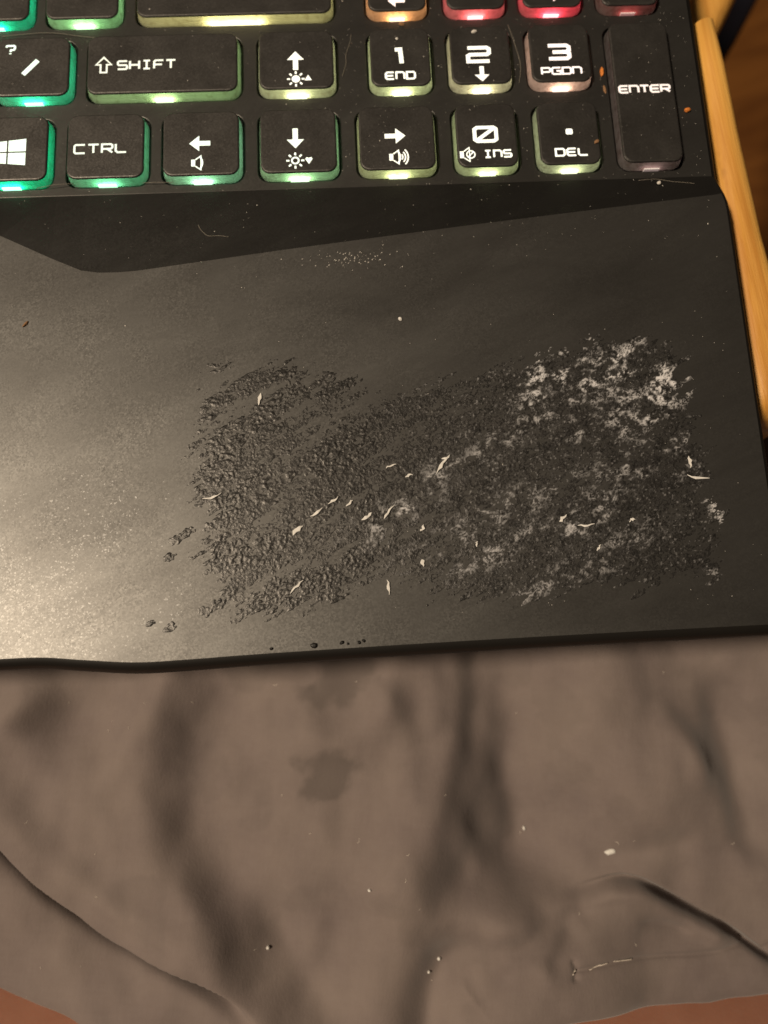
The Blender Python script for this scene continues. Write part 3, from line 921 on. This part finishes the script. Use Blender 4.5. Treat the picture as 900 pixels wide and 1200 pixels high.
# small crumples
h += (fbm(CX * .16, CY * .10, 2, 24) - .5) * .45 + (fbm(CX * .5, CY * .35, 2, 34) - .5) * .07
zc = -34.0 + h
zc = zc * 1.0
under = sstep(-1, 12, CY)
zc = zc * (1 - under) + np.minimum(zc, -29.5 + h * .12) * under
zc = np.minimum(zc, -27.0)
rollz = np.exp(-(vv[:, None] / .012) ** 1.2) * 1.6
zc = zc - rollz
stn = np.zeros_like(CX)
for poly_ in ([(-82.9, 3), (-69.6, 3), (-72.0, -6.0), (-77.0, -11.0), (-82.5, -12.1), (-84.7, -8.7), (-82.5, -4.0)], [(-86.7, -21.8), (-80.7, -20.5), (-75.7, -22.3), (-76.4, -27.9), (-80.2, -30.9), (-86.1, -30.7), (-87.7, -28.2), (-85.1, -25.1)]):
    sd = polysdf(CX, CY, poly_) + (fbm(CX * .22, CY * .22, 4, 44) - .5) * 7.0
    stn = np.maximum(stn, sstep(-1.8, 1.4, sd))
stn = np.clip(stn * .62 + sstep(.60, .72, fbm(CX * .09, CY * .09, 4, 51)) * .16, 0, 1)
MX = CX - .55 * ov5 - .25 * ov6; MY = CY - .83 * ov5 - .97 * ov6
nyc, nxc = CX.shape
ic = np.arange(nxc * nyc).reshape(nyc, nxc)
Fc = np.stack([ic[:-1, :-1], ic[:-1, 1:], ic[1:, 1:], ic[1:, :-1]], -1).reshape(-1, 4)
cloth = mesh_obj('lap_cloth', np.stack([MX.ravel(), MY.ravel(), zc.ravel()], 1), Fc, M_cloth, None, True, {'stain': stn.ravel()})
sol = cloth.modifiers.new('thickness', 'SOLIDIFY')
sol.thickness = 0.5 * MM
sol.offset = -1
tag(cloth, 'rumpled grey-brown cotton cloth on a lap below the laptop', 'cloth')


def cloth_z(x, y):
    i = int(np.clip(round((x + 200) / .42), 0, nxc - 1))
    j = int(np.argmin(np.abs(CY[:, i] - y)))
    return float(zc[j, i])


# pale loose threads along the hem
for pts in ([(-30.6, -64.6), (-28.5, -64.2), (-26.6, -64.0)], [(-25.0, -64.0), (-22.8, -64.2), (-21.0, -64.3)], [(-34.3, -65.0), (-33.4, -64.4)]):
    mb = MB()
    mb.tube([(x, y, cloth_z(x, y) + .35) for x, y in smooth_line(pts, 4)], .14)
    mb.obj('hem_thread', M_thread, cloth)

# ------------------------------------------------------------------ the person under the cloth
body_mb = MB()


def superblob(c, r, px=4.0, nu=40, nvv=24):
    rings = []
    for j in range(1, nvv):
        ph = math.pi * j / nvv
        rg = []
        for i in range(nu):
            th = 2 * math.pi * i / nu
            d = np.array((math.sin(ph) * math.cos(th), math.sin(ph) * math.sin(th), -math.cos(ph)))
            lo, hi = 0, 1000.
            for _ in range(30):
                t = (lo + hi) / 2
                f = abs(t * d[0] / r[0]) ** px + (t * d[1] / r[1]) ** 2 + (t * d[2] / r[2]) ** 2
                lo, hi = (t, hi) if f < 1 else (lo, t)
            rg.append(tuple(np.array(c) + lo * d))
        rings.append(rg)
    body_mb.loft(rings, True, True, True)


superblob((-70, -205, -118), (190, 160, 118))
for s in (-1, 1):
    rings = []
    for t in np.linspace(0, 1, 14):
        rr = 64 - 12 * t
        if t in (0.0, 1.0): rr *= .5
        c = (-75 + s * (56 + 2 * t), -190 + 300 * t, -134)
        rings.append([(c[0] + rr * math.cos(a), c[1], c[2] + rr * .98 * math.sin(a)) for a in np.linspace(0, 2 * math.pi, 24, endpoint=False)])
    body_mb.loft([r[::-1] for r in rings], True, True, True)
tmp = body_mb.obj('person_tmp', M_skin)
rm = tmp.modifiers.new('r', 'REMESH'); rm.mode = 'VOXEL'; rm.voxel_size = 5 * MM
sm = tmp.modifiers.new('s', 'SMOOTH'); sm.iterations = 8; sm.factor = .6
bpy.context.view_layer.update()
me = bpy.data.meshes.new_from_object(tmp.evaluated_get(bpy.context.evaluated_depsgraph_get()))
bpy.data.objects.remove(tmp)
me.name = 'person'
me.polygons.foreach_set('use_smooth', np.ones(len(me.polygons), bool))
me.materials.clear(); me.materials.append(M_skin)
person = bpy.data.objects.new('person', me)
col.objects.link(person)
tag(person, 'bare skin of a seated person at the bottom edge, below the cloth', 'person')

# ------------------------------------------------------------------ wooden rail, black post
rail = empty('wooden_rail', (10, 100, -450))
tag(rail, 'honey-coloured rounded wooden rail along the laptop\'s right edge', 'rail')
ro = np.array((10, 100, -450.))


def bar(path, w, hgt, rad, name, m, parent, origin, zt_scale_end=True):
    mb = MB()
    rings = []
    P_ = [np.array(p, float) for p in path]
    for i, (p) in enumerate(P_):
        d = P_[min(i + 1, len(P_) - 1)] - P_[max(i - 1, 0)]
        d /= np.linalg.norm(d)
        u = np.cross(d, (0, 0, 1.0)); u /= np.linalg.norm(u)
        ww = np.cross(u, d)
        sc = 1.0
        if zt_scale_end and i in (0, len(P_) - 1): sc = .55
        elif zt_scale_end and i in (1, len(P_) - 2): sc = .88
        rings.append([p - origin + u * x * sc + ww * y * sc for x, y in rrect(-w / 2, w / 2, -hgt / 2, hgt / 2, rad, 6)])
    mb.loft(rings, True, True, True)
    return mb.obj(name, m, parent, True)


rl = MB()
rings_r = []
for y_, sh in ((127.5, .5), (127.0, .86), (126, 1), (115, 1), (100, 1), (89, 1), (76, 1), (65, 1), (52, 1), (45, 1), (42, .96), (40, .84), (38.4, .55)):
    xr = float(np.interp(y_, [41, 65, 76, 89, 100, 115, 126], [9.3, 7.8, 6.6, 5.8, 4.9, 4.2, 2.9])) + 3.2
    xl = 1.75
    xm = (xl + xr) / 2
    rings_r.append([(xm + (x - xm) * (.7 + .3 * sh) - ro[0], y_ - ro[1] + (x - xm) * .12, -18 + (zz + 18) * sh - ro[2]) for x, zz in rrect(xl, xr, -32, -4, min(3.6, (xr - xl) / 2 - .05), 7)])
rl.loft([r[::-1] for r in rings_r], True, True, True)
rl.obj('rail_bar', M_wood, rail, True)
bar([(2.5, 124, -30), (3, 125, -30), (5, 129, -30), (16, 148, -30), (26, 165, -30), (27, 166, -30)], 10, 20, 4, 'side_brace', M_wood, rail, ro)
pm = MB()
pm.loft([[(x - ro[0], y - ro[1], zz - ro[2]) for x, y in rrect(1.6, 7.5, 80, 110, 2)] for zz in (-450, -31)], True, True, True)
pm.obj('post', M_wood, rail)


b1_ = np.array((61.0, 216.3, -120.0)); b2_ = np.array((378.4, 718.8, -450.0))
post = empty('black_post', tuple(b2_))
bar([b1_ + (b2_ - b1_) * t for t in (0, .01, .03, .25, .5, .75, 1.0)], 19, 19, 3, 'post_shaft', M_blackpost, post, b2_)
fm = MB()
fm.prism(rrect(-22, 22, -22, 22, 6), 0.5, 14)
fm.obj('foot', M_blackpost, post)
tag(post, 'slanting black post on the floor behind the wooden rail', 'post')

# ------------------------------------------------------------------ crumbs, fibres, dust


def facet_y(x):
    xs = [p[0] for p in facet_line][::-1]; ysv = [p[1] for p in facet_line][::-1]
    return float(np.interp(x, xs, ysv))


def surf(x, y):
    """height of the laptop's upper side, None over a gap"""
    if y < facet_y(x): return 0.0
    if y < YT: return ZT * (y - facet_y(x)) / (YT - facet_y(x))
    for k in keys:
        if k[1] + .4 < x < k[2] - .4 and k[3] + .4 < y < k[4] - .4: return ZK
        if k[1] - .9 < x < k[2] + .9 and k[3] - .95 < y < k[4] + .9: return None
    return ZT


def lump(name, x, y, zz, sx, sy, sz, ang, m, seed):
    rr = random.Random(seed)
    mb = MB()
    rings = []
    c, s = math.cos(R(ang)), math.sin(R(ang))
    for j, (hh, sc) in enumerate(((0, .75), (.35, 1.0), (.75, .8), (1.0, .4))):
        rg = []
        for i in range(9):
            a = 2 * math.pi * i / 9
            q = sc * rr.uniform(.75, 1.15)
            u, v = sx / 2 * math.cos(a) * q, sy / 2 * math.sin(a) * q
            rg.append((u * c - v * s, u * s + v * c, sz * hh))
        rings.append(rg)
    mb.loft(rings, True, True, True)
    o = mb.obj(name, m, None)
    o.location = (x * MM, y * MM, zz * MM)
    return o


crumbs = [
    (-4.5, 101.6, ZT, 1.5, .9, .7, 15, M_orange, 'orange crumb on the black border right of the ENTER key'),
    (-20.6, 111.0, ZT - .3, .9, 2.2, .9, 0, M_orange, 'orange crumb wedged beside the left edge of the ENTER key'),
    (-20.4, 107.0, ZT - .5, .8, 2.6, .7, 5, M_brown, 'dark brown crumb wedged low beside the ENTER key'),
    (-23.9, 93.9, ZK, 1.2, .9, .35, 30, M_brown, 'brown crumb on the right edge of the DEL key'),
    (-63.6, 58.9, 0, .7, .9, .4, 60, M_flake, 'single white crumb on the bare palm rest above the worn patch'),
    (-46.0, 119.4, ZK, 1.3, .8, .35, 25, M_dust, 'grey crumb on the top right corner of the 2 key'),
    (-61.4, 118.2, ZK, .6, .6, .35, 0, M_flake, 'white crumb on the key above the numeral 1'),
    (-60.2, 123.3, ZT, 1.3, .8, .4, 0, M_brown, 'brownish crumb on the strip between the 1 key and the orange-lit key'),
    (-132.0, 60.4, 0, 1.5, .5, .35, 50, M_brown, 'dark sliver crumb on the far left of the palm rest'),
    (-12.1, 85.6, ZT * .72, .8, .8, .5, 0, M_dust, 'pale grey crumb below the ENTER key'),
]
for i, (x, y, zz, sx, sy, sz, an, m, lab) in enumerate(crumbs):
    tag(lump('crumb', x, y, zz, sx, sy, sz, an, m, 100 + i), lab, 'crumb', 'crumbs on the laptop')
for i, (x, y, sx, sy, an, lab) in enumerate([(-23.1, -43.7, 2.6, 1.3, 10, 'largest white crumb on the cloth at lower right'), (-39.7, -39.5, .7, 1.1, 0, 'small white crumb on the cloth left of the largest one'),
                                            (-60.2, -62.2, .8, .8, 0, 'upper of two specks in the dark fold at the bottom'), (-62.4, -64.4, .7, .7, 0, 'lower of two specks in the dark fold at the bottom'),
                                            (-73.6, -46.7, .8, .6, 0, 'pale speck on the cloth beside the seam'), (-94.5, -57.9, .8, .7, 0, 'pale speck on the cloth at lower left')]):
    tag(lump('cloth_crumb', x, y, cloth_z(x, y) - .1, sx, sy, .7, an, M_flake, 200 + i), lab, 'crumb', 'crumbs on the cloth')
# chips of residue along the front edge of the palm rest
for i, (x, y, s_c) in enumerate([(-81.0, .35, 1.3), (-76.3, .6, .8), (-75.3, .35, .5), (-73.4, .5, .7), (-72.6, .75, .7), (-88.2, .1, .6)]):
    lump('edge_chip', x, y, -.02, s_c, s_c * .8, .35, i * 40, M_rim, 300 + i).parent = laptop

hairs = [
    ([(-70.4, 121.2, ZT), (-70.8, 119.0, ZT), (-71.6, 116.6, ZT), (-71.7, 114.4, ZT), (-72.5, 111.6, ZT)], 'curved pale hair between the up arrow key and the 1 key'),
    ([(-131.5, 88.4, ZT + .4), (-128, 88.7, ZT + .9), (-124.6, 89.1, ZT + .5)], 'taut pale fibre between the window-emblem key and CTRL'),
    ([(-111.5, 88.9, ZT + .4), (-109, 88.8, ZT + .6), (-105.5, 88.8, ZT + .4)], 'taut pale fibre between CTRL and the left arrow key'),
    ([(-100.8, 79.6, -.95), (-100.2, 78.4, -.8), (-98.9, 77.2, -.6), (-96.8, 77.1, -.6), (-95.0, 76.8, -.55)], 'curled pale hair on the dark slope below the left arrow key'),
    ([(-16.0, 86.4, ZT + .1), (-12.5, 86.6, ZT + .1), (-9.4, 85.9, -1.2), (-6.6, 85.5, -1.0), (-5.2, 85.2, -1.0)], 'wavy pale hair below the ENTER key at the right'),
    ([(-140, 122.6, ZT + .2), (-131, 123.1, ZT + .3), (-125.0, 122.2, ZT + .3), (-121.5, 121.6, ZT + .4), (-117.5, 121.6, ZT + .3)], 'long pale fibre along the strip above the SHIFT key'),
    ([(-38.6, 122.5, ZT), (-37.6, 118, ZT), (-36.8, 113, ZT), (-37.4, 109, ZT)], 'faint thread between the 2 key and the 3 key'),
]
for pts, lab in hairs:
    mb = MB()
    mb.tube([(x, y, max(zz, (surf(x, y) if surf(x, y) is not None else ZT)) + .12) for x, y, zz in smooth_line(pts, 6)], .042, 4)
    tag(mb.obj('hair', M_hair, None, True), lab, 'hair', 'hairs and fibres on the keyboard')

dust = MB()
rr = random.Random(5)
cnt = 0
while cnt < 900:
    if rr.random() < .80:
        x, y = rr.uniform(-146, -2.5), rr.uniform(72, 132)
        if x < -75 and rr.random() < .6: continue
        if y < 87 and rr.random() < .75: continue
    else:
        x, y = rr.uniform(-146, -2), rr.uniform(2, 84)
        if rr.random() < .45: continue
    zz = surf(x, y)
    if zz is None: continue
    if zz == ZK and rr.random() < .45: continue
    q = rr.uniform(.028, .07) * (1.9 if rr.random() < .07 else 1)
    a, b, c = q * rr.uniform(.7, 1.5), q * rr.uniform(.7, 1.5), q * .7
    zz += c * .6
    dust.add([(x + a, y, zz), (x, y + b, zz), (x - a, y, zz), (x, y - b, zz), (x, y, zz + c), (x, y, zz - c)],
             [(0, 1, 4), (1, 2, 4), (2, 3, 4), (3, 0, 4), (1, 0, 5), (2, 1, 5), (3, 2, 5), (0, 3, 5)])
    cnt += 1
for _ in range(90):
    x, y = -72 + rr.gauss(0, 4.5), 71.3 + rr.gauss(0, .8) 
    q = rr.uniform(.03, .10)
    dust.add([(x + q * 1.6, y + q, .03), (x - q * .5, y + q, .03), (x - q * 1.6, y - q, .03), (x + q * .5, y - q, .03), (x, y, .06 + q * .3)], [(0, 1, 4), (1, 2, 4), (2, 3, 4), (3, 0, 4)])
tag(dust.obj('dust', M_dust), 'fine pale dust specks scattered over the keyboard and palm rest', 'dust', kind='stuff')

lint = MB()
for _ in range(34):
    x, y = rr.uniform(-145, 8), rr.uniform(-70, -6)
    a = rr.uniform(0, math.pi); L = rr.uniform(.25, 1.1)
    pts = [(x + L * t * math.cos(a + t), y + L * t * math.sin(a + t)) for t in (-.5, 0, .5)]
    lint.tube([(px, py, cloth_z(px, py) + .05) for px, py in pts], rr.uniform(.03, .06), 4)
tag(lint.obj('lint', M_thread), 'tiny pale lint fibres scattered over the cloth', 'lint', kind='stuff')
